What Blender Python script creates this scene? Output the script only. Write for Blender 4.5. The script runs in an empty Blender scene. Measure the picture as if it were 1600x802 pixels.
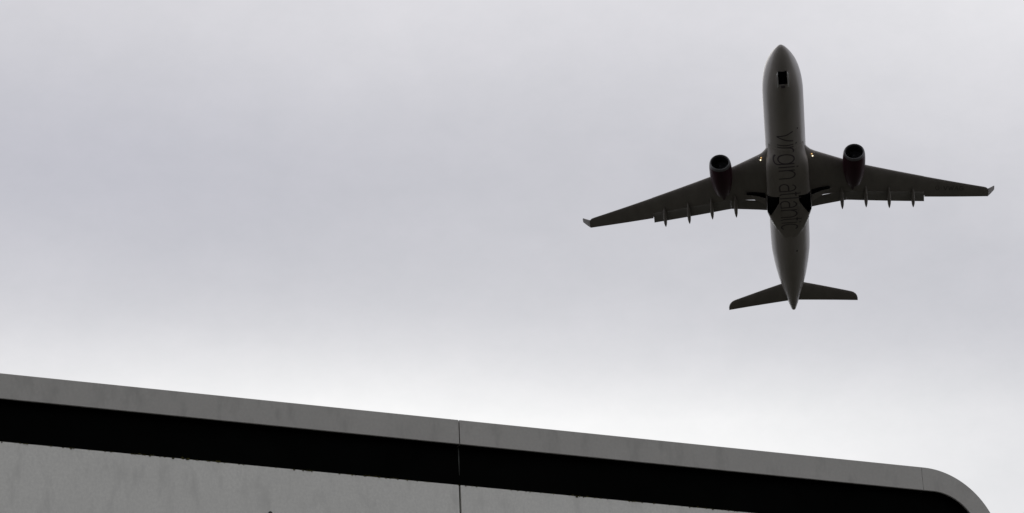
import bpy, bmesh, math, random
from mathutils import Vector, Matrix
from mathutils.bvhtree import BVHTree

random.seed(7)
SC = bpy.context.scene
COL = SC.collection
R = math.radians

# ------------------------------------------------------------------ camera
CAM_H = 1.7
cam_d = bpy.data.cameras.new('camera')
cam = bpy.data.objects.new('camera', cam_d)
COL.objects.link(cam)
cam_d.sensor_width = 36.0
cam_d.lens = 4893.8 * 36.0 / 1600.0
cam_d.clip_start = 0.5
cam_d.clip_end = 60000
B = Matrix(((0.999121774, 0.0419008452, 0.0),
            (0.0179674945, -0.428433243, -0.903394778),
            (-0.0378530047, 0.902601393, -0.428809835)))
# columns of the camera matrix are the world directions of its right / up / back axes
m = B.to_4x4()
m.translation = Vector((0, 0, CAM_H))
cam.matrix_world = m
SC.camera = cam

# ------------------------------------------------------------------ sky, sun, exposure
SUN_EL, SUN_AZ = R(50), R(-10)          # azimuth measured from +Y, negative to the left
world = bpy.data.worlds.new('World')
SC.world = world
world.use_nodes = True
nt = world.node_tree
nt.nodes.clear()


def N(tree, t, **kw):
    n = tree.nodes.new(t)
    for k, v in kw.items():
        setattr(n, k, v)
    return n


def math_node(tree, op, a, b=None, c=None, clamp=False):
    n = N(tree, 'ShaderNodeMath', operation=op)
    n.use_clamp = clamp
    for i, v in enumerate((a, b, c)):
        if v is None:
            continue
        if isinstance(v, (int, float)):
            n.inputs[i].default_value = v
        else:
            tree.links.new(v, n.inputs[i])
    return n.outputs[0]


def ramp(tree, fac, stops, interp='B_SPLINE'):
    n = N(tree, 'ShaderNodeValToRGB')
    cr = n.color_ramp
    cr.interpolation = interp
    while len(cr.elements) < len(stops):
        cr.elements.new(0.5)
    for e, (p, c) in zip(cr.elements, stops):
        e.position = p
        e.color = (c[0], c[1], c[2], 1) if not isinstance(c, (int, float)) else (c, c, c, 1)
    tree.links.new(fac, n.inputs[0])
    return n.outputs[0]


def mixc(tree, fac, a, b, mode='MIX'):
    n = N(tree, 'ShaderNodeMix', data_type='RGBA', blend_type=mode)
    for sock, v in ((n.inputs[0], fac), (n.inputs[6], a), (n.inputs[7], b)):
        if isinstance(v, (int, float)):
            sock.default_value = v
        elif isinstance(v, tuple):
            sock.default_value = (v[0], v[1], v[2], 1)
        else:
            tree.links.new(v, sock)
    return n.outputs[2]


sky = N(nt, 'ShaderNodeTexSky', sky_type='NISHITA')
sky.sun_disc = False
sky.sun_elevation = SUN_EL
sky.sun_rotation = SUN_AZ
sky.altitude = 30
sky.air_density = 1.0
sky.dust_density = 3.0
tc = N(nt, 'ShaderNodeTexCoord')
sep = N(nt, 'ShaderNodeSeparateXYZ')
nt.links.new(tc.outputs['Generated'], sep.inputs[0])
X, Y, Z = sep.outputs
az = math_node(nt, 'ARCTAN2', X, Y)          # 0 straight ahead (+Y), radians, + to the right
nz = N(nt, 'ShaderNodeTexNoise')
nz.inputs['Scale'].default_value = 7.0
nz.inputs['Detail'].default_value = 5.0
nz.inputs['Roughness'].default_value = 0.5
mp = N(nt, 'ShaderNodeMapping')
mp.inputs['Scale'].default_value = (1.0, 1.0, 1.6)
mp.inputs['Location'].default_value = (0.35, 0.2, 0.1)
nt.links.new(tc.outputs['Generated'], mp.inputs[0])
nt.links.new(mp.outputs[0], nz.inputs['Vector'])
cloud = nz.outputs['Fac']


def gauss(a0, sa, z0, sz):
    da = math_node(nt, 'DIVIDE', math_node(nt, 'SUBTRACT', az, a0), sa)
    dz = math_node(nt, 'DIVIDE', math_node(nt, 'SUBTRACT', Z, z0), sz)
    s = math_node(nt, 'ADD', math_node(nt, 'MULTIPLY', da, da), math_node(nt, 'MULTIPLY', dz, dz))
    return math_node(nt, 'EXPONENT', math_node(nt, 'MULTIPLY', s, -0.5))


# wobble the cloud edge a little with the noise
zt_ = math_node(nt, 'ADD', Z, math_node(nt, 'MULTIPLY', az, 0.07))      # the band climbs a little to the left
zw_ = math_node(nt, 'ADD', zt_, math_node(nt, 'MULTIPLY', math_node(nt, 'SUBTRACT', cloud, 0.5), 0.02))
# thick cloud deck: soft grey with a faint violet cast
deck = mixc(nt, ramp(nt, cloud, [(0.3, 0.0), (0.7, 1.0)], 'EASE'), (0.545, 0.548, 0.592), (0.62, 0.62, 0.660))
# thinner cloud low in the sky ahead, nearly white
low = ramp(nt, zw_, [(0.0, 0.25), (0.2, 0.7), (0.33, 1.0), (0.374, 0.98), (0.383, 0.88), (0.392, 0.60), (0.401, 0.34), (0.411, 0.18), (0.423, 0.10), (0.447, 0.02), (0.46, 0.0)], 'LINEAR')
low_az = math_node(nt, 'EXPONENT', math_node(nt, 'MULTIPLY', math_node(nt, 'POWER', math_node(nt, 'DIVIDE', math_node(nt, 'ADD', az, 0.012), 0.165), 2.0), -0.5))
low_f = math_node(nt, 'MULTIPLY', low, low_az)
c1 = mixc(nt, low_f, deck, (1.0, 1.0, 0.995))
# a heavier, bluer patch to the left and a paler one overhead
c2 = mixc(nt, math_node(nt, 'MULTIPLY', gauss(-0.155, 0.085, 0.458, 0.022), 0.9), c1, (0.505, 0.51, 0.57))
c3 = mixc(nt, math_node(nt, 'MULTIPLY', gauss(0.025, 0.12, 0.520, 0.030), 0.9), c2, (0.76, 0.755, 0.79))
c4 = mixc(nt, math_node(nt, 'MULTIPLY', gauss(0.21, 0.075, 0.508, 0.036), 0.95), c3, (0.84, 0.835, 0.86))
nz2 = N(nt, 'ShaderNodeTexNoise')                 # fine mottling of the cloud base
nz2.inputs['Scale'].default_value = 46.0
nz2.inputs['Detail'].default_value = 7.0
nz2.inputs['Roughness'].default_value = 0.68
nt.links.new(mp.outputs[0], nz2.inputs['Vector'])
c5 = mixc(nt, 1.0, c4, ramp(nt, nz2.outputs['Fac'], [(0.25, (0.962, 0.966, 0.966)), (0.75, (1.026, 1.022, 1.022))], 'LINEAR'), 'MULTIPLY')
sky10 = mixc(nt, 1.0, c5, (10.0, 10.0, 10.0), 'MULTIPLY')
allsky = mixc(nt, 0.97, sky.outputs[0], sky10)
bg = N(nt, 'ShaderNodeBackground')
bg.inputs['Strength'].default_value = 0.1
nt.links.new(allsky, bg.inputs[0])
wo = N(nt, 'ShaderNodeOutputWorld')
nt.links.new(bg.outputs[0], wo.inputs[0])

sun_d = bpy.data.lights.new('sun', 'SUN')
sun_d.energy = 0.5
sun_d.angle = R(50)
sun_d.color = (1.0, 0.96, 0.9)
sun = bpy.data.objects.new('sun', sun_d)
COL.objects.link(sun)
sd = Vector((math.sin(SUN_AZ) * math.cos(SUN_EL), math.cos(SUN_AZ) * math.cos(SUN_EL), math.sin(SUN_EL)))
sun.rotation_euler = sd.to_track_quat('Z', 'Y').to_euler()
sun.location = (0, 0, 60)

vs = SC.view_settings
vs.view_transform = 'Standard'
vs.look = 'None'
vs.exposure = 0.0
vs.gamma = 1.0
vs.use_curve_mapping = False


# ------------------------------------------------------------------ helpers
def tag(o, label=None, cat=None, group=None, kind=None):
    for k, v in (('label', label), ('category', cat), ('group', group), ('kind', kind)):
        if v:
            o[k] = v
    return o


def mesh_obj(name, verts, faces, mats, parent=None, smooth=True, mat_idx=None, sharp=None):
    me = bpy.data.meshes.new(name)
    me.from_pydata([tuple(v) for v in verts], [], faces)
    for mt in (mats if isinstance(mats, (list, tuple)) else [mats]):
        me.materials.append(mt)
    if mat_idx:
        for p, i in zip(me.polygons, mat_idx):
            p.material_index = i
    bm = bmesh.new()
    bm.from_mesh(me)
    bmesh.ops.remove_doubles(bm, verts=bm.verts, dist=1e-4)
    bmesh.ops.recalc_face_normals(bm, faces=bm.faces)
    bm.to_mesh(me)
    bm.free()
    if smooth:
        for p in me.polygons:
            p.use_smooth = True
        me.set_sharp_from_angle(angle=R(sharp or 40))
    o = bpy.data.objects.new(name, me)
    COL.objects.link(o)
    if parent is not None:
        o.parent = parent
    return o


def loft(rings, closed=True, cap=True):
    """rings: lists of equal length of points -> verts, faces"""
    n = len(rings[0])
    V = [p for r in rings for p in r]
    F = []
    for i in range(len(rings) - 1):
        for j in range(n if closed else n - 1):
            a = i * n + j
            b = i * n + (j + 1) % n
            F.append((a, b, b + n, a + n))
    if cap:
        F.append(tuple(range(n)))
        F.append(tuple(range((len(rings) - 1) * n, len(rings) * n)))
    return V, F


def lerp_table(tab, x):
    if x <= tab[0][0]:
        return tab[0][1:]
    for a, b in zip(tab, tab[1:]):
        if x <= b[0]:
            t = (x - a[0]) / (b[0] - a[0])
            return tuple(p + (q - p) * t for p, q in zip(a[1:], b[1:]))
    return tab[-1][1:]


def smooth_table(tab, x):
    """monotone-ish cubic (Catmull-Rom) through the rows of a table"""
    n = len(tab)
    if x <= tab[0][0]:
        return tab[0][1:]
    if x >= tab[-1][0]:
        return tab[-1][1:]
    for i in range(n - 1):
        if tab[i][0] <= x <= tab[i + 1][0]:
            break
    h = tab[i + 1][0] - tab[i][0]
    t = (x - tab[i][0]) / h
    out = []
    for c in range(1, len(tab[0])):
        p1, p2 = tab[i][c], tab[i + 1][c]
        def slope(k):
            if k == 0:
                return (tab[1][c] - tab[0][c]) / (tab[1][0] - tab[0][0])
            if k == n - 1:
                return (tab[-1][c] - tab[-2][c]) / (tab[-1][0] - tab[-2][0])
            s0 = (tab[k][c] - tab[k - 1][c]) / (tab[k][0] - tab[k - 1][0])
            s1 = (tab[k + 1][c] - tab[k][c]) / (tab[k + 1][0] - tab[k][0])
            return 0.0 if s0 * s1 <= 0 else 2 * s0 * s1 / (s0 + s1)
        m1, m2 = slope(i) * h, slope(i + 1) * h
        t2, t3 = t * t, t * t * t
        out.append((2*t3-3*t2+1)*p1 + (t3-2*t2+t)*m1 + (-2*t3+3*t2)*p2 + (t3-t2)*m2)
    return tuple(out)


def bool_cut(o, cutters):
    """cut prisms (verts, faces) out of o and keep only the result"""
    for V, F in cutters:
        me = bpy.data.meshes.new('cutter')
        me.from_pydata([tuple(v) for v in V], [], F)
        bm = bmesh.new(); bm.from_mesh(me)
        bmesh.ops.recalc_face_normals(bm, faces=bm.faces)
        bm.to_mesh(me); bm.free()
        c = bpy.data.objects.new('cutter', me)
        COL.objects.link(c)
        par = o.parent
        o.parent = None
        md = o.modifiers.new('cut', 'BOOLEAN')
        md.operation = 'DIFFERENCE'
        md.solver = 'EXACT'
        md.object = c
        dg = bpy.context.evaluated_depsgraph_get()
        dg.update()
        new = bpy.data.meshes.new_from_object(o.evaluated_get(dg))
        o.modifiers.clear()
        old = o.data
        o.data = new
        bpy.data.meshes.remove(old)
        bpy.data.objects.remove(c)
        bpy.data.meshes.remove(me)
        o.parent = par


# ------------------------------------------------------------------ materials
def material(name, base, rough=0.5, metal=0.0, var=0.0, scale=3.0, stretch=(1, 1, 1), bump=0.0, spec=0.5, bscale=None, detail=5.0, emit=None):
    mt = bpy.data.materials.new(name)
    mt.use_nodes = True
    t = mt.node_tree
    b = t.nodes['Principled BSDF']
    b.inputs['Base Color'].default_value = (*base, 1)
    b.inputs['Roughness'].default_value = rough
    b.inputs['Metallic'].default_value = metal
    b.inputs['Specular IOR Level'].default_value = spec
    if emit:
        b.inputs['Emission Color'].default_value = (*emit[0], 1)
        b.inputs['Emission Strength'].default_value = emit[1]
    if var > 0 or bump > 0:
        c = N(t, 'ShaderNodeTexCoord')
        mpp = N(t, 'ShaderNodeMapping')
        mpp.inputs['Scale'].default_value = stretch
        t.links.new(c.outputs['Object'], mpp.inputs[0])
        n1 = N(t, 'ShaderNodeTexNoise')
        n1.inputs['Scale'].default_value = scale
        n1.inputs['Detail'].default_value = detail
        n1.inputs['Roughness'].default_value = 0.62
        t.links.new(mpp.outputs[0], n1.inputs['Vector'])
        lo = tuple(max(0.0, v * (1 - var)) for v in base)
        hi = tuple(min(1.0, v * (1 + var)) for v in base)
        col = mixc(t, ramp(t, n1.outputs['Fac'], [(0.3, 0.0), (0.7, 1.0)], 'LINEAR'), lo, hi)
        t.links.new(col, b.inputs['Base Color'])
        if bump > 0:
            n2 = N(t, 'ShaderNodeTexNoise')
            n2.inputs['Scale'].default_value = bscale or scale * 8
            n2.inputs['Detail'].default_value = 4
            t.links.new(mpp.outputs[0], n2.inputs['Vector'])
            bp = N(t, 'ShaderNodeBump')
            bp.inputs['Strength'].default_value = bump
            bp.inputs['Distance'].default_value = 0.02
            t.links.new(n2.outputs['Fac'], bp.inputs['Height'])
            t.links.new(bp.outputs[0], b.inputs['Normal'])
    return mt


def cladding(name, base, streak, grain):
    """painted sheet cladding with rain streaks, blotches and fine dirt"""
    mt = bpy.data.materials.new(name)
    mt.use_nodes = True
    t = mt.node_tree
    b = t.nodes['Principled BSDF']
    b.inputs['Roughness'].default_value = 0.55
    c = N(t, 'ShaderNodeTexCoord')
    def noise(scale, stretch, detail, lo, hi):
        mpp = N(t, 'ShaderNodeMapping')
        mpp.inputs['Scale'].default_value = stretch
        t.links.new(c.outputs['Object'], mpp.inputs[0])
        n = N(t, 'ShaderNodeTexNoise')
        n.inputs['Scale'].default_value = scale
        n.inputs['Detail'].default_value = detail
        n.inputs['Roughness'].default_value = 0.6
        t.links.new(mpp.outputs[0], n.inputs['Vector'])
        return ramp(t, n.outputs['Fac'], [(lo, 0.0), (hi, 1.0)], 'LINEAR')
    big = noise(1.1, (1, 1, 1.0), 5, 0.3, 0.72)
    stk = noise(4.2, (1, 1, 0.38), 7, 0.52, 0.84)
    fine = noise(26.0, (1, 1, 0.8), 6, 0.28, 0.75)
    spots = noise(6.5, (1, 1, 0.7), 4, 0.66, 0.80)
    dark = tuple(v * (1 - 0.11) for v in base)
    col = mixc(t, big, dark, base)
    col = mixc(t, math_node(t, 'MULTIPLY', stk, streak), col, tuple(v * 0.45 for v in base))
    col = mixc(t, math_node(t, 'MULTIPLY', spots, streak * 0.6), col, tuple(v * 0.5 for v in base))
    col = mixc(t, math_node(t, 'MULTIPLY', fine, grain), col, tuple(v * 0.7 for v in base))
    t.links.new(col, b.inputs['Base Color'])
    bp = N(t, 'ShaderNodeBump')
    bp.inputs['Strength'].default_value = 0.12
    bp.inputs['Distance'].default_value = 0.01
    t.links.new(fine, bp.inputs['Height'])
    t.links.new(bp.outputs[0], b.inputs['Normal'])
    return mt


M_white = material('white_aircraft_paint', (0.40, 0.375, 0.35), 0.30, var=0.08, scale=0.8, stretch=(0.25, 1, 1), spec=0.6)
M_grey = material('grey_wing_paint', (0.30, 0.28, 0.26), 0.5, var=0.12, scale=0.7, stretch=(0.35, 1, 1), spec=0.35)
M_flap = material('grey_flap_paint', (0.27, 0.26, 0.24), 0.5, var=0.12, scale=0.9, spec=0.35)
M_fairing = material('pale_grey_fairing_paint', (0.35, 0.325, 0.30), 0.42, var=0.10, scale=0.9, stretch=(0.3, 1, 1), spec=0.4)
M_engine = material('dark_red_engine_paint', (0.045, 0.012, 0.022), 0.4, var=0.1, scale=1.0, spec=0.25)
M_lip = material('dull_metal_lip', (0.16, 0.16, 0.165), 0.5, metal=0.5, var=0.08, scale=4)
M_dark = material('dark_bay_interior', (0.012, 0.012, 0.015), 0.8, var=0.3, scale=2, spec=0.1)
M_fan = material('dark_fan_metal', (0.05, 0.05, 0.055), 0.4, metal=0.6, var=0.2, scale=3)
M_letter = material('dark_purple_lettering', (0.11, 0.095, 0.105), 0.5, var=0.1, scale=4, spec=0.2)
M_reg = material('dark_grey_lettering', (0.15, 0.14, 0.135), 0.5, var=0.1, scale=4, spec=0.3)
M_edge = material('pale_edge', (0.74, 0.74, 0.72), 0.30, metal=0.0, var=0.05, scale=4)  # non-metallic pale tone; paints the skylit fairing edge, also used on nose doors
M_lamp = material('warm_landing_lamp', (0.9, 0.8, 0.6), 0.3, emit=((1.0, 0.86, 0.62), 2.2))
M_lamp_o = material('amber_landing_lamp', (0.9, 0.6, 0.3), 0.3, emit=((1.0, 0.58, 0.20), 0.9))
M_lens = material('clear_lamp_lens', (0.55, 0.5, 0.5), 0.15, var=0.05, scale=6)
M_glass = material('cockpit_glass', (0.02, 0.022, 0.025), 0.1, var=0.05, scale=3)

M_panel = cladding('white_wall_cladding', (0.79, 0.785, 0.72), 0.62, 0.62)
M_frame = cladding('grey_fascia_cladding', (0.455, 0.445, 0.405), 0.75, 0.45)
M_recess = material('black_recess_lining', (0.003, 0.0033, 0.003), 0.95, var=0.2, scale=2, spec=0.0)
M_joint = material('grey_joint_sealant', (0.055, 0.06, 0.053), 0.9, var=0.3, scale=9)
M_wall = material('concrete_wall', (0.33, 0.32, 0.30), 0.85, var=0.15, scale=1.2, bump=0.3)
M_roof = material('roof_felt', (0.12, 0.12, 0.12), 0.9, var=0.2, scale=2, bump=0.3)
M_moss = material('moss', (0.06, 0.056, 0.014), 0.95, var=0.6, scale=14, bump=0.6, spec=0.1)
M_iron = material('rusty_iron', (0.03, 0.026, 0.022), 0.7, var=0.3, scale=20)

# ------------------------------------------------------------------ ground
def build_ground():
    S = 16000
    n = 24
    V = [(-S + 2*S*i/n, -S + 2*S*j/n, 0.0) for j in range(n+1) for i in range(n+1)]
    F = [(j*(n+1)+i, j*(n+1)+i+1, (j+1)*(n+1)+i+1, (j+1)*(n+1)+i) for j in range(n) for i in range(n)]
    mt = bpy.data.materials.new('airfield_ground')
    mt.use_nodes = True
    t = mt.node_tree
    b = t.nodes['Principled BSDF']
    b.inputs['Roughness'].default_value = 0.95
    b.inputs['Specular IOR Level'].default_value = 0.15
    c = N(t, 'ShaderNodeTexCoord')
    def noise(scale, lo, hi):
        k = N(t, 'ShaderNodeTexNoise')
        k.inputs['Scale'].default_value = scale
        k.inputs['Detail'].default_value = 6
        t.links.new(c.outputs['Object'], k.inputs['Vector'])
        return ramp(t, k.outputs['Fac'], [(lo, 0.0), (hi, 1.0)], 'LINEAR')
    grass = mixc(t, noise(0.4, 0.3, 0.7), (0.036, 0.036, 0.023), (0.052, 0.050, 0.034))
    tarmac = mixc(t, noise(1.7, 0.3, 0.7), (0.037, 0.0355, 0.034), (0.050, 0.048, 0.046))
    col = mixc(t, noise(0.006, 0.46, 0.52), tarmac, grass)
    t.links.new(col, b.inputs['Base Color'])
    o = mesh_obj('ground', V, F, mt, smooth=False)
    tag(o, kind='structure')
build_ground()

# ------------------------------------------------------------------ building
AZ = R(20.8442)
hw = Vector((math.cos(AZ), math.sin(AZ), 0))
nw = Vector((-math.sin(AZ), math.cos(AZ), 0))      # away from the camera
DIST = 40.0
X0 = 10.5                                          # middle of the facade along its length
bld = bpy.data.objects.new('building', None)
COL.objects.link(bld)
bld.location = nw * DIST + hw * X0
bld.rotation_euler = (0, 0, AZ)
tag(bld, 'flat roofed building with a rounded grey fascia frame round white wall cladding', 'building')

ZT = 19.247          # top of the fascia
ZB = 12.9            # bottom of the upper, framed storey
XR, XL = 23.10, -2.10
RD = 0.14            # depth of the dark band behind the front
L = lambda x: x - X0


def arc(cx, cz, r, a0, a1, n):
    return [(cx + r*math.cos(R(a0 + (a1-a0)*i/n)), cz + r*math.sin(R(a0 + (a1-a0)*i/n))) for i in range(n+1)]


NA = 28
ro, ri = 1.22, 0.75
oxr, ozt = 21.88, ZT - ro
ixr, izt = 22.00, 18.865 - ri
def mir(x):
    return XL + XR - x
# quarter corners: top right outer / inner points in matching order
TRo, TRi = arc(oxr, ozt, ro, 90, 0, NA), arc(ixr, izt, ri, 90, 0, NA)
ozb, izb = ZB + ro, ZB + 0.38 + ri
BRo, BRi = arc(oxr, ozb, ro, 0, -90, NA), arc(ixr, izb, ri, 0, -90, NA)
TLo = [(mir(x), z) for x, z in TRo][::-1]; TLi = [(mir(x), z) for x, z in TRi][::-1]
BLo = [(mir(x), z) for x, z in BRo][::-1]; BLi = [(mir(x), z) for x, z in BRi][::-1]


def frame_segment(outer, inner, d0=0.0, d1=None):
    """a stretch of the fascia: front face light, underside lined black"""
    d1 = RD if d1 is None else d1
    n = len(outer)
    bv = 0.006
    rings = []
    for (xo, zo), (xi, zi) in zip(outer, inner):
        dx, dz = xi - xo, zi - zo
        l = math.hypot(dx, dz)
        ux, uz = dx/l*bv, dz/l*bv
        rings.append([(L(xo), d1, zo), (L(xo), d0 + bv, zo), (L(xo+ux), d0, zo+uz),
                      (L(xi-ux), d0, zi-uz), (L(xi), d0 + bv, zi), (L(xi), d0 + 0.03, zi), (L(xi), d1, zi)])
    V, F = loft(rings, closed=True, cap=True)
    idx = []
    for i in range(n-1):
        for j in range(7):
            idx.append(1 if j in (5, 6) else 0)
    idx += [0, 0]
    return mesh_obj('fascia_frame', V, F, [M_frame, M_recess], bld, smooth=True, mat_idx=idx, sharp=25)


g1, g2 = 0.0085, 0.003          # half widths of the open joints
seams_f = [6.75, 14.291]
xe = 21.835
seg_edges = [mir(xe)] + seams_f + [xe]
for a, b2 in zip(seg_edges, seg_edges[1:]):
    ga = g1 if a in seams_f else g2
    gb = g1 if b2 in seams_f else g2
    for (zo, zi) in ((ZT, 18.865), (ZB, ZB + 0.38)):
        xs = [a + ga + (b2 - a - ga - gb)*i/6 for i in range(7)]
        frame_segment([(x, zo) for x in xs], [(x, zi) for x in xs])
frame_segment([(xe + g2, ZT)] + TRo, [(xe + g2, 18.865)] + TRi)
frame_segment(BRo + [(xe + g2, ZB)], BRi + [(xe + g2, ZB + 0.38)])
frame_segment(TLo + [(mir(xe + g2), ZT)], TLi + [(mir(xe + g2), 18.865)])
frame_segment([(mir(xe + g2), ZB)] + BLo, [(mir(xe + g2), ZB + 0.38)] + BLi)
for side in (1, -1):
    f = (lambda x: x) if side == 1 else mir
    zs = [ozt - 0.003 - (ozt - ozb - 0.006)*i/4 for i in range(5)]
    zi = [izt - 0.003 - (izt - izb - 0.006)*i/4 for i in range(5)]
    frame_segment([(f(XR), z) for z in zs], [(f(22.75), z) for z in zi])


def rrect(x0, x1, z0, z1, r, n=10):
    pts = arc(x1 - r, z1 - r, r, 90, 0, n) + arc(x1 - r, z0 + r, r, 0, -90, n)
    pts += arc(x0 + r, z0 + r, r, -90, -180, n) + arc(x0 + r, z1 - r, r, 180, 90, n)
    return pts


def slab(name, pts, d0, d1, mats, parent=bld, bev=0.0, idx=None):
    cx = sum(p[0] for p in pts)/len(pts); cz = sum(p[1] for p in pts)/len(pts)
    rings = []
    for d, ins in ((d1, 0), (d0 + bev, 0), (d0, bev)) if bev else ((d1, 0), (d0, 0)):
        ring = []
        for x, z in pts:
            l = math.hypot(x-cx, z-cz)
            ring.append((L(x - (x-cx)/l*ins), d, z - (z-cz)/l*ins))
        rings.append(ring)
    V, F = loft(rings)
    return mesh_obj(name, V, F, mats, parent, smooth=True, sharp=25)


# black lining at the back of the shadow gap
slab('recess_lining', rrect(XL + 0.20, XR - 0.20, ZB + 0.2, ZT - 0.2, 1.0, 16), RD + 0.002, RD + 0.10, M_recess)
# joint strip up the lining and under the fascia, where the frame sections meet
def box(name, x0, x1, d0, d1, z0, z1, mt, parent=bld):
    V = [(L(x), d, z) for x in (x0, x1) for d in (d0, d1) for z in (z0, z1)]
    F = [(0,1,3,2),(4,6,7,5),(0,4,5,1),(2,3,7,6),(0,2,6,4),(1,5,7,3)]
    return mesh_obj(name, V, F, mt, parent, smooth=False)
for s in seams_f:
    xs_ = s + 0.027
    Vt = [(L(xs_ + e*w), d, z) for z, w in ((18.862, 0.009), (18.62, 0.0065), (18.43, 0.002)) for d in (RD - 0.006, RD + 0.001) for e in (-1, 1)]
    Ft = [(a + k, b + k, c + k, d_ + k) for k in (0, 4) for a, b, c, d_ in ((0, 1, 5, 4), (3, 2, 6, 7), (1, 3, 7, 5), (2, 0, 4, 6))] + [(0, 2, 3, 1), (8, 9, 11, 10)]
    mesh_obj('joint_strip', Vt, Ft, M_joint, bld, smooth=False)

# white wall panels, standing forward to the same plane as the fascia
PT, PB = 18.222, ZB + 1.03
pseams = [6.75 - 0.01, 14.272]
pe = [mir(22.10)] + pseams + [22.10]
gp = 0.015
for i, (a, b2) in enumerate(zip(pe, pe[1:])):
    a2 = a + (gp if i > 0 else 0); c2 = b2 - (gp if i < 2 else 0)
    pts = []
    if i == 2:
        pts += [(a2, PT)] + arc(c2 - 0.3, PT - 0.3, 0.3, 90, 0, 8) + arc(c2 - 0.3, PB + 0.3, 0.3, 0, -90, 8) + [(a2, PB)]
    elif i == 0:
        pts += [(c2, PB)] + arc(a2 + 0.3, PB + 0.3, 0.3, -90, -180, 8) + arc(a2 + 0.3, PT - 0.3, 0.3, 180, 90, 8) + [(c2, PT)]
    else:
        pts += [(a2, PT), (c2, PT), (c2, PB), (a2, PB)]
    slab('wall_panel', pts, 0.0, 0.06, M_panel, bev=0.004)
# dark carcass behind the panels; its top is the ledge
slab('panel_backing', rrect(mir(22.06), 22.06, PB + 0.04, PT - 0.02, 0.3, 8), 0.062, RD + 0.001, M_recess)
# iron pin in the panel
def pin(x, z, r):
    rings = []
    for d, q in ((0.0, 1.0), (-0.02, 1.0), (-0.03, 0.8), (-0.034, 0.3)):
        rings.append([(L(x) + r*q*math.cos(2*math.pi*k/16), d, z + r*q*math.sin(2*math.pi*k/16)) for k in range(16)])
    V, F = loft(rings)
    return mesh_obj('wall_pin', V, F, M_iron, bld)
pin(11.415, 17.515, 0.030)

# the building's body behind and below the frame
DEPTH = 22
slab('building_body', rrect(XL + 0.10, XR - 0.10, ZB + 0.10, ZT - 0.10, 1.15, 16), RD + 0.11, DEPTH, M_wall)
box('roof', XL + 1.6, XR - 1.6, RD + 0.3, DEPTH - 0.2, ZT - 0.099, ZT - 0.05, M_roof)
box('lower_wall', XL + 0.8, XR - 0.8, 0.6, DEPTH - 0.1, 0.0, ZB - 0.002, M_wall)

# moss and dirt along the ledge on top of the panels: nobody could count it
def build_moss():
    bm = bmesh.new()
    rnd = random.Random(3)
    def blob(x, d, z, r, flat):
        ret = bmesh.ops.create_icosphere(bm, subdivisions=2, radius=r)
        for v in ret['verts']:
            k = 1 + rnd.uniform(-0.28, 0.28)
            v.co = Vector((v.co.x*k*rnd.uniform(1.0, 1.5), v.co.y*k, v.co.z*k*flat))
            v.co += Vector((L(x), d, z))
    x = 3.0
    while x < 22.0:
        # clusters of small cushions with bare stretches between
        dens = 0.5 + 0.5*math.sin(x*1.9) * math.sin(x*0.63 + 1)
        if rnd.random() < 0.35 + 0.6*dens:
            blob(x, rnd.uniform(-0.004, 0.02), PT + rnd.uniform(-0.006, 0.004), rnd.uniform(0.004, 0.011), rnd.uniform(0.5, 1.0))
        if rnd.random() < 0.03:
            blob(x, -0.004, PT - rnd.uniform(0.0, 0.014), rnd.uniform(0.007, 0.015), 0.9)
        x += rnd.uniform(0.008, 0.04)
    for cx in (9.6, 10.13, 10.62, 12.0, 12.9, 13.25, 16.2, 17.0, 18.1):
        for k in range(rnd.randint(4, 8)):
            blob(cx + rnd.gauss(0, 0.07), rnd.uniform(-0.003, 0.015), PT + rnd.uniform(-0.006, 0.014), rnd.uniform(0.006, 0.014), rnd.uniform(0.7, 1.1))
    me = bpy.data.meshes.new('moss')
    bm.to_mesh(me); bm.free()
    me.materials.append(M_moss)
    for p in me.polygons:
        p.use_smooth = True
    o = bpy.data.objects.new('moss', me)
    COL.objects.link(o)
    o.location = bld.location
    o.rotation_euler = bld.rotation_euler
    tag(o, 'dark moss and dirt along the top ledge of the white wall cladding', 'moss', kind='stuff')
build_moss()

# ------------------------------------------------------------------ airliner
# own axes: s metres aft of the nose, y metres to port, z metres above the fuselage centre line
ORG = (32.0, 0.0, -3.4)
RW = Matrix(((-0.07610106, 0.9970158, 0.01296652),
             (-0.97239552, -0.07708609, 0.22023778),
             (0.22058008, 0.00415174, 0.97536003)))
TW = Vector((37.39797883, 370.22654814, 208.43520658 - 1.7 + CAM_H))
plane = bpy.data.objects.new('airliner', None)
COL.objects.link(plane)
mw = RW.to_4x4()
mw.translation = RW @ Vector((-ORG[0], ORG[1], ORG[2])) + TW
plane.matrix_world = mw
tag(plane, 'twin engine airliner flying low overhead with its wheel bays open, lettering on its belly', 'airliner')
P = lambda s, y, z: (-s + ORG[0], y - ORG[1], z - ORG[2])

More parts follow.
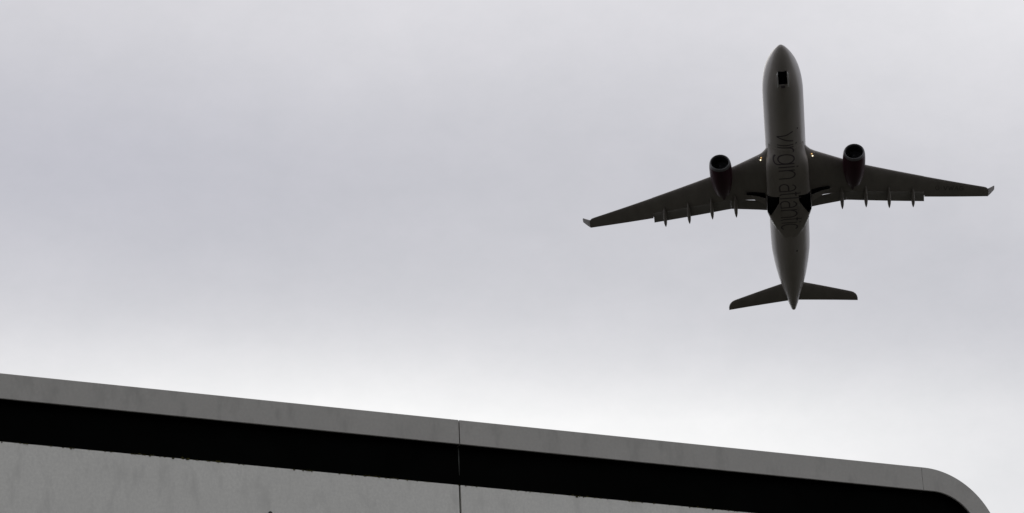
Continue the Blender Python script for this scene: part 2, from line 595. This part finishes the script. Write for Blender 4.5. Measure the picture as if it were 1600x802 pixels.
# ---- fuselage:  s, half width, top z, bottom z
FUS = [(0.40, 0.02, -0.97, -1.01), (0.43, 0.17, -0.84, -1.14), (0.52, 0.31, -0.75, -1.28), (0.7, 0.48, -0.63, -1.43), (1.0, 0.69, -0.44, -1.61),
       (1.5, 0.96, -0.13, -1.84), (2.1, 1.21, 0.25, -2.04), (2.9, 1.49, 0.77, -2.25), (3.7, 1.74, 1.28, -2.41), (4.7, 2.02, 1.82, -2.55),
       (5.9, 2.30, 2.27, -2.67), (7.3, 2.54, 2.56, -2.75), (8.8, 2.71, 2.74, -2.80), (10.6, 2.80, 2.82, -2.82), (14, 2.82, 2.82, -2.82),
       (30, 2.82, 2.82, -2.82), (42.0, 2.82, 2.82, -2.82), (45.0, 2.79, 2.82, -2.66), (48.0, 2.60, 2.81, -2.24),
       (51.0, 2.31, 2.78, -1.68), (54.0, 1.93, 2.70, -1.06), (57.0, 1.42, 2.52, -0.42), (59.5, 0.95, 2.25, 0.13),
       (61.0, 0.67, 2.02, 0.48), (62.2, 0.42, 1.78, 0.82), (62.65, 0.30, 1.66, 0.98), (62.85, 0.14, 1.54, 1.16)]
NS = 96


def fus_ring(s):
    w, zt, zb = smooth_table(FUS, s)
    zc, hz = (zt + zb)/2, (zt - zb)/2
    return [P(s, w*math.sin(2*math.pi*k/NS), zc - hz*math.cos(2*math.pi*k/NS)) for k in range(NS)]


ss = [0.40, 0.412, 0.43, 0.47, 0.52, 0.6, 0.7, 0.84, 1.0, 1.2, 1.5, 1.8, 2.1, 2.5, 2.9, 3.3, 3.7, 4.2, 4.7, 5.3, 5.9, 6.6, 7.3, 8.0, 8.8, 9.7, 10.6]
ss += [12, 14, 17, 20, 24, 28, 32, 36, 40, 42] + [43 + 0.9*i for i in range(22)] + [62.2, 62.45, 62.65, 62.78, 62.85]
ss = sorted(set(round(s, 3) for s in ss if s <= 62.85))
V, F = loft([fus_ring(s) for s in ss])
fuselage = mesh_obj('fuselage', V, F, M_white, plane, sharp=50)

# ---- belly fairing: s, half width, bottom z, top z, squareness
FAIR = [(20.3, 2.86, -3.10, -0.8, 3.2), (22.5, 2.90, -3.22, -0.8, 3.4), (25, 2.96, -3.34, -0.8, 3.8),
        (29, 3.04, -3.38, -0.8, 4.0), (32, 3.16, -3.38, -0.8, 4.2), (33.6, 3.22, -3.36, -0.8, 4.2), (34.6, 3.06, -3.32, -0.9, 4.0),
        (36, 2.66, -3.20, -1.2, 3.8), (37.4, 2.26, -3.02, -1.5, 3.4), (38.6, 1.85, -2.89, -1.8, 3.0), (39.8, 1.35, -2.82, -2.0, 2.4), (40.6, 0.9, -2.78, -2.0, 2.2)]


def fair_ring(s, n=96):
    w, zb, zt, e = smooth_table(FAIR, s)
    zc, hz = (zb + zt)/2, (zt - zb)/2
    t = max(0.0, min(1.0, (s - 20.3)/3.6))
    t = t*t*(3 - 2*t)
    out = []
    for k in range(n):
        a = 2*math.pi*k/n
        c, q = math.cos(a), math.sin(a)
        # squared-off section, in polar form about its own centre
        r1 = ((abs(q)/w)**e + (abs(c)/hz)**e)**(-1/e)
        y1, z1 = r1*q, zc - r1*c
        # the fuselage's own round section a finger proud, seen from the same centre
        rr = 2.865 if c > -0.15 else 2.6
        bb = -c*zc
        r0 = -bb + math.sqrt(max(0.0, bb*bb - zc*zc + rr*rr))
        y0, z0 = r0*q, zc - r0*c
        if c < -0.15:
            k_ = 0.93 + 0.07*t
            y0, z0 = y1*0.9, z1
            y1 = y1*k_
        out.append(P(s, y0 + (y1 - y0)*t, z0 + (z1 - z0)*t))
    return out


fs = [20.3, 20.5, 20.8, 21.2, 21.6, 22.0, 22.5, 23.0] + [23.5 + 1.0*i for i in range(10)] + [33.2, 33.6, 34.0, 34.3, 34.6, 35.2, 36, 36.7, 37.4, 38, 38.6, 39.2, 39.8, 40.2, 40.6]
fs = sorted(set(fs))
V, F = loft([fair_ring(s) for s in fs])
fairing = mesh_obj('belly_fairing', V, F, M_fairing, plane, sharp=50)

# surfaces the lettering lies on, taken before the bays are cut
def bvh_of(objs):
    V, F = [], []
    for o in objs:
        k = len(V)
        V += [v.co.copy() for v in o.data.vertices]
        F += [tuple(k + i for i in p.vertices) for p in o.data.polygons]
    return BVHTree.FromPolygons(V, F)
belly_bvh = bvh_of([fuselage, fairing])


def under(bvh, s, y, z0=-9.0):
    p = P(s, y, z0)
    hit = bvh.ray_cast(Vector(p), Vector((0, 0, 1)))
    return hit[0].z + ORG[2] if hit[0] is not None else None


# ---- lettering on the belly
def strokes_object(name, strokes, bvh, mt, parent, place, width, lift=0.015):
    """strokes: polylines in letter space; place(x, h) -> (s, y)"""
    V, F = [], []
    for q, st in enumerate(strokes):
        pts = [Vector(place(*p)) for p in st]
        res = [pts[0]]
        for a, b2 in zip(pts, pts[1:]):
            n = max(1, int((b2 - a).length/0.09))
            res += [a + (b2 - a)*(i/n) for i in range(1, n+1)]
        k0 = len(V)
        ok = 0
        for i, p in enumerate(res):
            d = (res[min(i+1, len(res)-1)] - res[max(i-1, 0)])
            if d.length < 1e-6:
                d = Vector((1, 0))
            d.normalize()
            nrm = Vector((-d.y, d.x))*width/2
            for e in (p + nrm, p - nrm):
                z = under(bvh, e.x, e.y)
                if z is None:
                    z = under(bvh, p.x, p.y) or -3.0
                V.append(P(e.x, e.y, z - lift - 0.002*q))
        for i in range(len(res)-1):
            a = k0 + 2*i
            F.append((a, a+1, a+3, a+2))
    o = mesh_obj(name, V, F, mt, parent, smooth=False)
    return o


def curve(cx, cy, rx, ry, a0, a1, n=18):
    return [(cx + rx*math.cos(R(a0 + (a1-a0)*i/n)), cy + ry*math.sin(R(a0 + (a1-a0)*i/n))) for i in range(n+1)]


# letters: x from 0 to 1 across the letter's own width, h = 0 baseline, 1 = x-height
def glyph(c):
    if c == 'v':
        return [[(0, 1), (0.25, 0.62), (0.48, 0.0)], [(0.5, 0.02), (0.78, 0.5), (1.0, 1.0)]]
    if c == 'i':
        return [[(0.5, 0), (0.5, 1.0)], [(0.5, 1.14), (0.5, 1.27)]]
    if c == 'r':
        return [[(0.05, 0), (0.05, 1.0)], [(0.08, 0.6)] + curve(0.75, 0.55, 0.68, 0.44, 170, 88, 10) + [(1.0, 0.97)]]
    if c == 'g':
        return [curve(0.47, 0.5, 0.46, 0.5, 0, 360, 36), [(0.96, 1.0), (0.96, 0.3), (0.95, 0.0)] + curve(0.5, 0.0, 0.45, 0.42, -8, -150, 14)]
    if c == 'n':
        return [[(0.05, 0), (0.05, 1.0)], [(0.08, 0.62)] + curve(0.52, 0.56, 0.44, 0.44, 165, 0, 14) + [(0.96, 0.0)]]
    if c == 'a':
        return [[(0.95, 0.0), (0.95, 0.62)] + curve(0.52, 0.62, 0.43, 0.38, 0, 150, 14),
                [(0.93, 0.56)] + curve(0.45, 0.28, 0.42, 0.28, 90, 270, 16) + [(0.93, 0.02)]]
    if c == 't':
        return [[(0.4, 1.34), (0.4, 0.25)] + curve(0.72, 0.24, 0.32, 0.24, 180, 275, 8), [(0.0, 0.99), (0.36, 0.99)], [(0.44, 0.99), (0.95, 0.99)]]
    if c == 'l':
        return [[(0.5, 0), (0.5, 1.38)]]
    if c == 'c':
        return [curve(0.55, 0.5, 0.55, 0.5, 48, 312, 26)]


WORD = [('v', 16.25, 18.30), ('i', 18.65, 19.35), ('r', 19.42, 20.55), ('g', 20.82, 22.65), ('i', 22.85, 23.40), ('n', 23.72, 25.60),
        ('a', 26.70, 28.40), ('t', 28.55, 29.45), ('l', 29.62, 30.12), ('a', 30.45, 32.05), ('n', 32.45, 34.30), ('t', 34.42, 35.22), ('i', 35.35, 35.90), ('c', 36.05, 37.50)]
BASE, XH = -1.27, 2.28
for c, s0, s1 in WORD:
    tall = c in 'tl'
    sh = 0.36 + (s0 - 16)/21*0.24
    def place(x, h, s0=s0 + sh, s1=s1 + sh):
        y = BASE + h*XH
        if h < 0:
            y = BASE + h*XH*0.66
        if h > 1.0:
            y = BASE + XH + (h - 1.0)*XH*0.85
        return (s0 + x*(s1 - s0), y)
    strokes_object('lettering', glyph(c), belly_bvh, M_letter, plane, place, 0.20)

# ---- wheel bays cut into the belly, with dark interiors
def prism(poly, z0, z1):
    n = len(poly)
    V = [P(s, y, z0) for s, y in poly] + [P(s, y, z1) for s, y in poly]
    F = [tuple(range(n)), tuple(range(n, 2*n))] + [(i, (i+1) % n, (i+1) % n + n, i + n) for i in range(n)]
    return V, F


def bay_liner(poly, zopen, ztop, name='wheel_bay'):
    """box open at the bottom: walls and ceiling"""
    n = len(poly)
    V = [P(s, y, zopen) for s, y in poly] + [P(s, y, ztop) for s, y in poly]
    F = [tuple(range(n, 2*n))] + [(i, (i+1) % n, (i+1) % n + n, i + n) for i in range(n)]
    return mesh_obj(name, V, F, M_dark, plane, smooth=False)


def grow(poly, k):
    cs = sum(p[0] for p in poly)/len(poly); cy = sum(p[1] for p in poly)/len(poly)
    return [(cs + (s-cs)*k, cy + (y-cy)*k) for s, y in poly]


MAIN = [(29.95, 1.34), (29.95, 3.05), (33.3, 3.14), (34.15, 2.72), (32.6, 1.95), (31.4, 1.44)]
NOSE = [(4.10, -0.60), (4.10, 0.60), (6.72, 0.60), (6.72, -0.60)]
for sg in (1, -1):
    poly = [(s, y*sg) for s, y in MAIN]
    bool_cut(fairing, [prism(poly, -5.0, -2.52)])
    bay_liner(grow(poly, 0.985), -3.30, -2.55)
bool_cut(fuselage, [prism(NOSE, -4.0, -1.4)])
bay_liner(grow(NOSE, 0.97), -2.50, -1.42, 'nose_wheel_bay')


def plate(name, pts, th, mt, parent=plane):
    """thin solid plate from a planar polygon of (s, y, z) points"""
    v = [Vector(P(*p)) for p in pts]
    nrm = (v[1]-v[0]).cross(v[2]-v[1]).normalized()*th/2
    n = len(v)
    V = [p + nrm for p in v] + [p - nrm for p in v]
    F = [tuple(range(n)), tuple(range(n, 2*n))] + [(i, (i+1) % n, (i+1) % n + n, i + n) for i in range(n)]
    return mesh_obj(name, V, F, mt, parent, smooth=False)


for sg in (1, -1):
    # nose wheel doors hang open along both sides of their bay
    plate('nose_wheel_door', [(4.15, 0.64*sg, -2.52), (6.70, 0.64*sg, -2.74), (6.70, 0.80*sg, -3.12), (4.15, 0.80*sg, -2.98)], 0.06, M_edge)
    # big wheel bay doors hinged beside the keel
    plate('wheel_bay_door', [(31.6, 1.30*sg, -3.36), (35.0, 1.36*sg, -3.30), (34.6, 1.44*sg, -3.72), (32.0, 1.38*sg, -3.80)], 0.05, M_fairing)
    # added pale strip on the tapering fairing end, skylight put into its colour
    Vc = []
    for i in range(11):
        s = 35.6 + 2.6*i/10
        w, zb, zt, e = smooth_table(FAIR, s)
        q_ = 0.3 + 0.7*math.sin(math.pi*min(1.0, i/10 + 0.05))
        row = [P(s, sg*y, z) for y, z in ((w*0.93, zb + 0.16), (w + 0.02*q_, zb + 0.46), (w - 0.10, zb + 0.50), (w*0.86, zb + 0.24))]
        Vc.append(row)
    Vv, Ff = loft(Vc)
    mesh_obj('fairing_lit_edge', Vv, Ff, M_edge, plane)
plate('nose_strut_door', [(6.76, -0.30, -2.78), (6.76, 0.30, -2.78), (7.05, 0.24, -2.90), (7.05, -0.24, -2.90)], 0.03, M_letter)
# small fittings under the belly
def blister(name, s, y, r, h, mt, stretch=2.2, bvh=None):
    z = under(bvh or belly_bvh, s, y)
    rings = []
    for k in range(6):
        a = k/5*math.pi/2
        rr, hh = math.cos(a), math.sin(a)
        rr = max(rr, 0.05)
        rings.append([P(s + r*stretch*rr*math.cos(2*math.pi*j/14), y + r*rr*math.sin(2*math.pi*j/14), z + 0.03 - h*hh) for j in range(14)])
    Vb, Fb = loft(rings)
    return mesh_obj(name, Vb, Fb, mt, plane)
blister('outflow_valve', 43.6, 0.75, 0.16, 0.05, M_dark, 1.3)
blister('drain_mast', 16.4, 1.7, 0.05, 0.22, M_dark, 2.4)
# panel joint round the fuselage in front of the fairing
for sj in (60.6,):
    w, zt, zb = smooth_table(FUS, sj)
    rings = []
    for ds, g in ((-0.02, -0.02), (-0.02, 0.006), (0.02, 0.006), (0.02, -0.02)):
        w2, zt2, zb2 = smooth_table(FUS, sj + ds)
        zc, hz = (zt2 + zb2)/2, (zt2 - zb2)/2 + g
        rings.append([P(sj + ds, (w2 + g)*math.sin(2*math.pi*k/NS), zc - hz*math.cos(2*math.pi*k/NS)) for k in range(NS)])
    Vj, Fj = loft(rings, cap=False)
    mesh_obj('skin_joint', Vj, Fj, M_letter, plane)

# ---- wings
def zwing(y):
    a = max(abs(y) - 2.8, 0)
    return -1.7 + 0.115*a + 0.00132*a*a


LE = [(2.0, 20.9), (2.65, 21.72), (3.0, 22.25), (3.4, 22.8), (3.87, 23.2), (7.9, 25.9), (11.1, 28.05), (20.0, 33.32), (28.3, 38.2), (28.6, 38.42), (28.8, 38.68), (28.92, 39.0)]
TE = [(2.0, 34.99), (3.26, 34.93), (8.0, 34.56), (8.5, 34.66), (19.5, 38.2)]
TEA = [(19.5, 37.58), (28.95, 40.58)]
NAF = 22


def airfoil(n=NAF, tmax=0.12, camber=0.012):
    """unit chord loop: trailing edge over the top to the nose and back underneath"""
    up, lo = [], []
    for i in range(n+1):
        x = 0.5*(1 - math.cos(math.pi*i/n))
        t = 5*tmax*(0.2969*math.sqrt(x) - 0.1260*x - 0.3516*x*x + 0.2843*x**3 - 0.1030*x**4)
        c = camber*4*x*(1-x)
        up.append((x, c + t*1.08))
        lo.append((x, c - t*0.92))
    return up[::-1] + lo[1:]


def section(y, le, te_cut, te_full, tmax, zoff=0.0, sg=1, twist=None):
    """section whose full chord runs le..te_full but whose skin stops at te_cut"""
    c = te_full - le
    zc = zwing(y) + tmax*c*0.36 + zoff
    xc = (te_cut - le)/c
    pts = []
    for x, z in airfoil(tmax=tmax):
        if xc < 1:
            # cut: squeeze the tail of the section to a blunt end
            x2 = x*xc
            base = [p for p in airfoil(n=60, tmax=tmax)]
            half = len(base)//2
            # interpolate z on the same surface at x2
            surf = base[:half+1][::-1] if z >= 0.0 or x == 0 else base[half:]
            zz = z
            for a, b2 in zip(surf, surf[1:]):
                if a[0] <= x2 <= b2[0]:
                    t = (x2 - a[0])/max(1e-9, b2[0]-a[0])
                    zz = a[1] + (b2[1]-a[1])*t
                    break
            pts.append((x2, zz))
        else:
            pts.append((x, z))
    return [P(le + x*c, y*sg, zc + z*c - (x - 0.3)*c*0.012) for x, z in pts]


def te_full(y):
    if y <= 19.5:
        return lerp_table(TE, y)[0]
    return lerp_table(TEA, y)[0]


def te_cut(y, flap=False):
    if y < 3.2 and not flap:
        return te_full(y)
    if y <= 8.25:
        return lerp_table([(3.2, 32.85), (4.3, 32.82), (6.6, 32.83), (8.25, 33.05)], y)[0]
    if y <= 19.49:
        return lerp_table([(8.25, 33.05), (19.45, 36.55)], y)[0]
    if y <= 19.57:
        return 37.25
    return te_full(y)


def tmax_at(y):
    return lerp_table([(2, 0.135), (9, 0.115), (20, 0.105), (29, 0.09)], y)[0]


def make_wing(sg):
    ys = [2.0, 2.3, 2.65, 3.0, 3.19, 3.21, 3.4, 3.87, 4.3, 5.2, 6.0, 6.6, 7.4, 8.24, 8.26, 9.4, 11.1, 13, 15, 17, 19, 19.44, 19.50, 19.56, 19.58, 22, 24, 26, 28.0, 28.3, 28.6, 28.8, 28.92]
    rings = [section(y, lerp_table(LE, y)[0], te_cut(y), te_full(y), tmax_at(y), sg=sg) for y in ys]
    V, F = loft(rings)
    w = mesh_obj('wing', V, F, M_grey, plane, sharp=35)
    # leg bay in the wing root
    leg = [(s, y*sg) for s, y in [(31.2, 3.3), (30.95, 4.6), (30.9, 5.9), (31.08, 5.95), (31.35, 4.7), (31.7, 4.0), (32.4, 3.5), (32.4, 3.3)]]
    bool_cut(w, [prism(leg, -3.0, -1.30)])
    bl = bay_liner(grow(leg, 0.98), -1.62, -1.32, 'leg_bay')
    bl.parent = w
    # leg door, hanging a little below the wing
    plate('leg_door', [(31.75, 3.30*sg, -1.98), (31.45, 4.2*sg, -1.87), (31.2, 5.35*sg, -1.73), (31.95, 5.05*sg, -1.77), (32.45, 4.25*sg, -1.87), (33.3, 3.30*sg, -1.98)], 0.06, M_fairing, w)
    plate('leg_door', [(31.2, 5.5*sg, -1.62), (31.1, 6.3*sg, -1.52), (31.75, 5.9*sg, -1.58), (31.95, 5.25*sg, -1.68)], 0.05, M_grey, w)

    # flaps, lowered a little behind the cut
    def flap(y0, y1, name, n=8, gap=None, drop=0.10, mt=M_flap):
        rings = []
        for i in range(n+1):
            y = y0 + (y1-y0)*i/n
            g = gap(y) if gap else -0.25
            le = te_cut(y, True) + g
            te = te_full(y)
            c = te - le
            full_c = te_full(y) - lerp_table(LE, y)[0]
            xz = (te_cut(y, True) - lerp_table(LE, y)[0])/full_c
            zb = zwing(y) + tmax_at(y)*full_c*0.36 - (xz - 0.3)*full_c*0.012 - drop
            ring = []
            for x, z in airfoil(n=12, tmax=0.13, camber=0.02):
                ring.append(P(le + x*c, y*sg, zb + z*c - x*c*0.15))
            rings.append(ring)
        Vf, Ff = loft(rings)
        return mesh_obj(name, Vf, Ff, mt, w, sharp=40)
    flap(2.85, 8.255, 'flap', gap=lambda y: lerp_table([(2.8, -0.2), (3.9, 0.14), (4.3, 0.23), (5.4, 0.16), (6.5, 0.02), (7.2, -0.2)], y)[0], drop=0.12)
    flap(8.262, 19.49, 'flap', n=14)
    # flap track fairings
    for yt, st in ((7.61, 36.02), (11.05, 36.60), (14.40, 37.78), (17.88, 38.68)):
        zt = zwing(yt)
        length = 4.6 if yt < 15 else 4.0
        rings = []
        prof = [(0.0, 0.03), (0.06, 0.30), (0.16, 0.58), (0.3, 0.85), (0.48, 1.0), (0.65, 0.98), (0.78, 0.84), (0.88, 0.60), (0.95, 0.32), (1.0, 0.04)]
        for t, q in prof:
            s = st - length*(1 - t)
            zc = zt - 0.20 - 0.34*max(0.0, (t - 0.35))/0.65
            rings.append([P(s, sg*yt + 0.27*q*math.cos(2*math.pi*k/18), zc + 0.40*q*math.sin(2*math.pi*k/18)) for k in range(18)])
        Vt, Ft = loft(rings)
        mesh_obj('flap_track_fairing', Vt, Ft, M_grey, w, sharp=60)
    # winglet
    a_le, a_te, z0 = 38.78, 40.56, zwing(28.9) + 0.07
    rings = []
    for t in (0.0, 0.15, 0.4, 0.7, 0.9, 1.0):
        le = a_le + (40.15 - a_le)*t + (0.10 if t == 1.0 else 0)
        te = a_te + (41.15 - a_te)*t
        y = 28.9 + (30.0 - 28.9)*t**0.9
        z = z0 + (3.85 - z0)*t
        c = te - le
        ring = []
        for x, q in airfoil(n=10, tmax=0.08 if t else 0.085, camber=0.0):
            # thickness lies square to the winglet
            ring.append(P(le + x*c, sg*(y - q*c*0.83), z + q*c*0.55))
        rings.append(ring)
    Vw, Fw = loft(rings)
    mesh_obj('winglet', Vw, Fw, M_grey, w, sharp=45)
    return w


wing_port = make_wing(1)
wing_star = make_wing(-1)

# registration under the port wing
def small_caps(c):
    G = {'G': [curve(0.5, 0.5, 0.5, 0.5, 45, 360, 22) + [(0.55, 0.5)]],
         '-': [[(0.15, 0.5), (0.85, 0.5)]],
         'V': [[(0, 1), (0.49, 0)], [(0.51, 0.0), (1, 1)]],
         'W': [[(0, 1), (0.25, 0)], [(0.26, 0), (0.5, 0.9)], [(0.51, 0.9), (0.74, 0)], [(0.76, 0), (1, 1)]],
         'A': [[(0, 0), (0.49, 1)], [(0.51, 1), (1, 0)], [(0.24, 0.36), (0.76, 0.36)]]}
    return G[c]
wing_bvh = bvh_of([wing_port])
yy = 21.2
for c in 'G-VWAG':
    wd = 0.52 if c != '-' else 0.26
    if c == 'W':
        wd = 0.68
    def place(x, h, y0=yy, wd=wd):
        y = y0 + x*wd
        return (lerp_table([(21.0, 36.35), (25.2, 37.9)], y)[0] - h*0.95, y)
    strokes_object('registration_lettering', small_caps(c), wing_bvh, M_reg, wing_port, place, 0.11, lift=0.012)
    yy += wd + 0.2

# ---- engines
def make_engine(sg):
    e = bpy.data.objects.new('engine', None)
    COL.objects.link(e)
    e.parent = plane
    YC, ZC, S0 = 9.39*sg, -3.01, 21.55
    droop = 0.035     # the intake is canted down a touch
    toe = -0.02*sg
    def ring(s, r, n=56, zofs=0.0):
        return [P(s, YC + toe*(s - S0) + r*math.sin(2*math.pi*k/n), ZC + droop*(s - S0) + zofs + r*math.cos(2*math.pi*k/n)) for k in range(n)]
    # cowl outside
    out = [(0.42, 1.500), (0.8, 1.545), (1.4, 1.575), (2.0, 1.58), (2.8, 1.575), (3.6, 1.54), (4.4, 1.47), (5.2, 1.36), (5.9, 1.24), (6.5, 1.11), (6.9, 1.01)]
    inn = [(6.9, 0.97), (6.0, 1.0), (5.95, 0.6)]
    Vc, Fc = loft([ring(S0 + a, r) for a, r in out + inn], cap=False)
    mesh_obj('nacelle', Vc, Fc, M_engine, e, sharp=40)
    # lip: rounded ring from the outer skin into the throat
    lip = [(0.42, 1.499), (0.25, 1.465), (0.12, 1.425), (0.04, 1.385), (0.0, 1.335), (0.02, 1.285), (0.08, 1.25), (0.18, 1.225), (0.32, 1.21)]
    Vl, Fl = loft([ring(S0 + a, r) for a, r in lip], cap=False)
    mesh_obj('intake_lip', Vl, Fl, M_lip, e, sharp=60)
    duct = [(0.32, 1.21), (0.7, 1.19), (1.2, 1.20), (1.7, 1.22)]
    Vd, Fd = loft([ring(S0 + a, r) for a, r in duct], cap=False)
    mesh_obj('intake_duct', Vd, Fd, M_fan, e)
    # fan: spinner with twisted blades, and a dark disc behind
    Vf, Ff = [], []
    cx, cy, cz = S0 + 1.45, YC + toe*1.45, ZC + droop*1.45
    nb = 26
    for b_ in range(nb):
        a0 = 2*math.pi*b_/nb
        k0 = len(Vf)
        for i in range(6):
            r = 0.36 + 0.84*i/5
            tw = R(30 + 30*i/5)
            hc = 0.13 + 0.05*i/5
            for q in (-1, 1):
                ds = q*hc*math.cos(tw)
                dt = q*hc*math.sin(tw)/r
                Vf.append(P(cx + ds, cy + r*math.sin(a0 + dt), cz + r*math.cos(a0 + dt)))
        for i in range(5):
            k = k0 + 2*i
            Ff.append((k, k+1, k+3, k+2))
    mesh_obj('fan_blades', Vf, Ff, M_fan, e)
    sp = [(-0.62, 0.02), (-0.5, 0.14), (-0.3, 0.26), (-0.1, 0.34), (0.1, 0.38), (0.25, 0.38)]
    Vs, Fs = loft([ring(S0 + 1.45 + a, r, 28) for a, r in sp])
    mesh_obj('fan_spinner', Vs, Fs, M_fan, e)
    Vk, Fk = loft([ring(S0 + 1.68, 1.23), ring(S0 + 1.74, 1.23)])
    mesh_obj('fan_backing', Vk, Fk, M_dark, e)
    # hot nozzle and plug
    Vn, Fn = loft([ring(S0 + a, r, 32) for a, r in ((5.96, 0.62), (6.5, 0.52), (7.1, 0.32), (7.6, 0.08))])
    mesh_obj('exhaust_plug', Vn, Fn, M_fan, e)
    # pylon up to the wing
    rings = []
    for s, zb, zt, hw_ in ((23.0, -1.62, -1.42, 0.05), (24.2, -1.75, -1.05, 0.19), (26.0, -1.85, -0.78, 0.24), (28.0, -2.2, -0.55, 0.34), (29.6, -2.1, -0.6, 0.38), (31.2, -1.6, -0.7, 0.34), (32.4, -1.15, -0.8, 0.12)):
        ycen = YC + toe*(s - S0)
        zm, hz = (zb + zt)/2, (zt - zb)/2
        rr = []
        for k in range(16):
            a = 2*math.pi*k/16
            c_, q_ = math.cos(a), math.sin(a)
            rr.append(P(s, ycen + hw_*math.copysign(abs(c_)**0.6, c_), zm + hz*math.copysign(abs(q_)**0.6, q_)))
        rings.append(rr)
    Vp, Fp = loft(rings)
    mesh_obj('pylon', Vp, Fp, M_engine, e)
    return e


make_engine(1)
make_engine(-1)

# ---- tail
def make_stab(sg):
    rows = [(0.3, 55.0, 60.25), (0.9, 55.4, 60.24), (1.72, 56.08, 60.45), (4.0, 57.35, 61.05), (6.5, 58.80, 61.72), (8.2, 59.80, 62.20), (8.75, 60.13, 62.36), (9.1, 60.42, 62.46), (9.4, 60.85, 62.54), (9.6, 61.35, 62.60), (9.70, 61.95, 62.63)]
    rings = []
    for y, le, te in rows:
        c = te - le
        z0 = 0.90 + 0.10*y
        rings.append([P(le + x*c, y*sg, z0 + z*c) for x, z in airfoil(n=14, tmax=0.095, camber=-0.008)])
    Vs, Fs = loft(rings)
    return mesh_obj('tailplane', Vs, Fs, M_grey, plane, sharp=40)
make_stab(1)
make_stab(-1)
rows = [(2.2, 50.0, 60.6), (2.9, 51.4, 60.7), (3.6, 52.2, 60.85), (6.5, 55.1, 61.6), (9.5, 58.0, 62.4), (10.6, 59.1, 62.7), (10.9, 59.9, 62.75), (11.0, 60.6, 62.78)]
rings = []
for z, le, te in rows:
    c = te - le
    rings.append([P(le + x*c, q*c, z) for x, q in airfoil(n=14, tmax=0.10, camber=0.0)])
V, F = loft(rings)
mesh_obj('tail_fin', V, F, M_engine, plane, sharp=40)

# ---- landing lamps in the wing roots
def lamp(s, y, r, mt):
    w = wing_bvh_port if y > 0 else wing_bvh_star
    z = under(w, s, y)
    if z is None:
        z = zwing(y) + 0.1
    z -= 0.03
    n = 16
    rings = []
    ax = Vector((0.80, 0, -0.60))       # forward and down
    e1 = Vector((0, 1, 0)); e2 = ax.cross(e1)
    base = Vector(P(s, y, z))
    for d, q in ((-0.10, 0.85), (0.0, 1.0), (0.05, 0.8), (0.08, 0.4), (0.085, 0.05)):
        rings.append([base + ax*d + (e1*math.cos(2*math.pi*k/n) + e2*math.sin(2*math.pi*k/n))*r*q for k in range(n)])
    Vq, Fq = loft(rings)
    return mesh_obj('landing_light', Vq, Fq, mt, plane)
wing_bvh_port, wing_bvh_star = bvh_of([wing_port]), bvh_of([wing_star])
for sg in (1, -1):
    lamp(23.72, 3.66*sg, 0.095, M_lamp)
    lamp(23.34, 3.56*sg, 0.09, M_lamp_o)
    lamp(23.34, 3.90*sg, 0.085, M_lens)

bpy.context.view_layer.update()
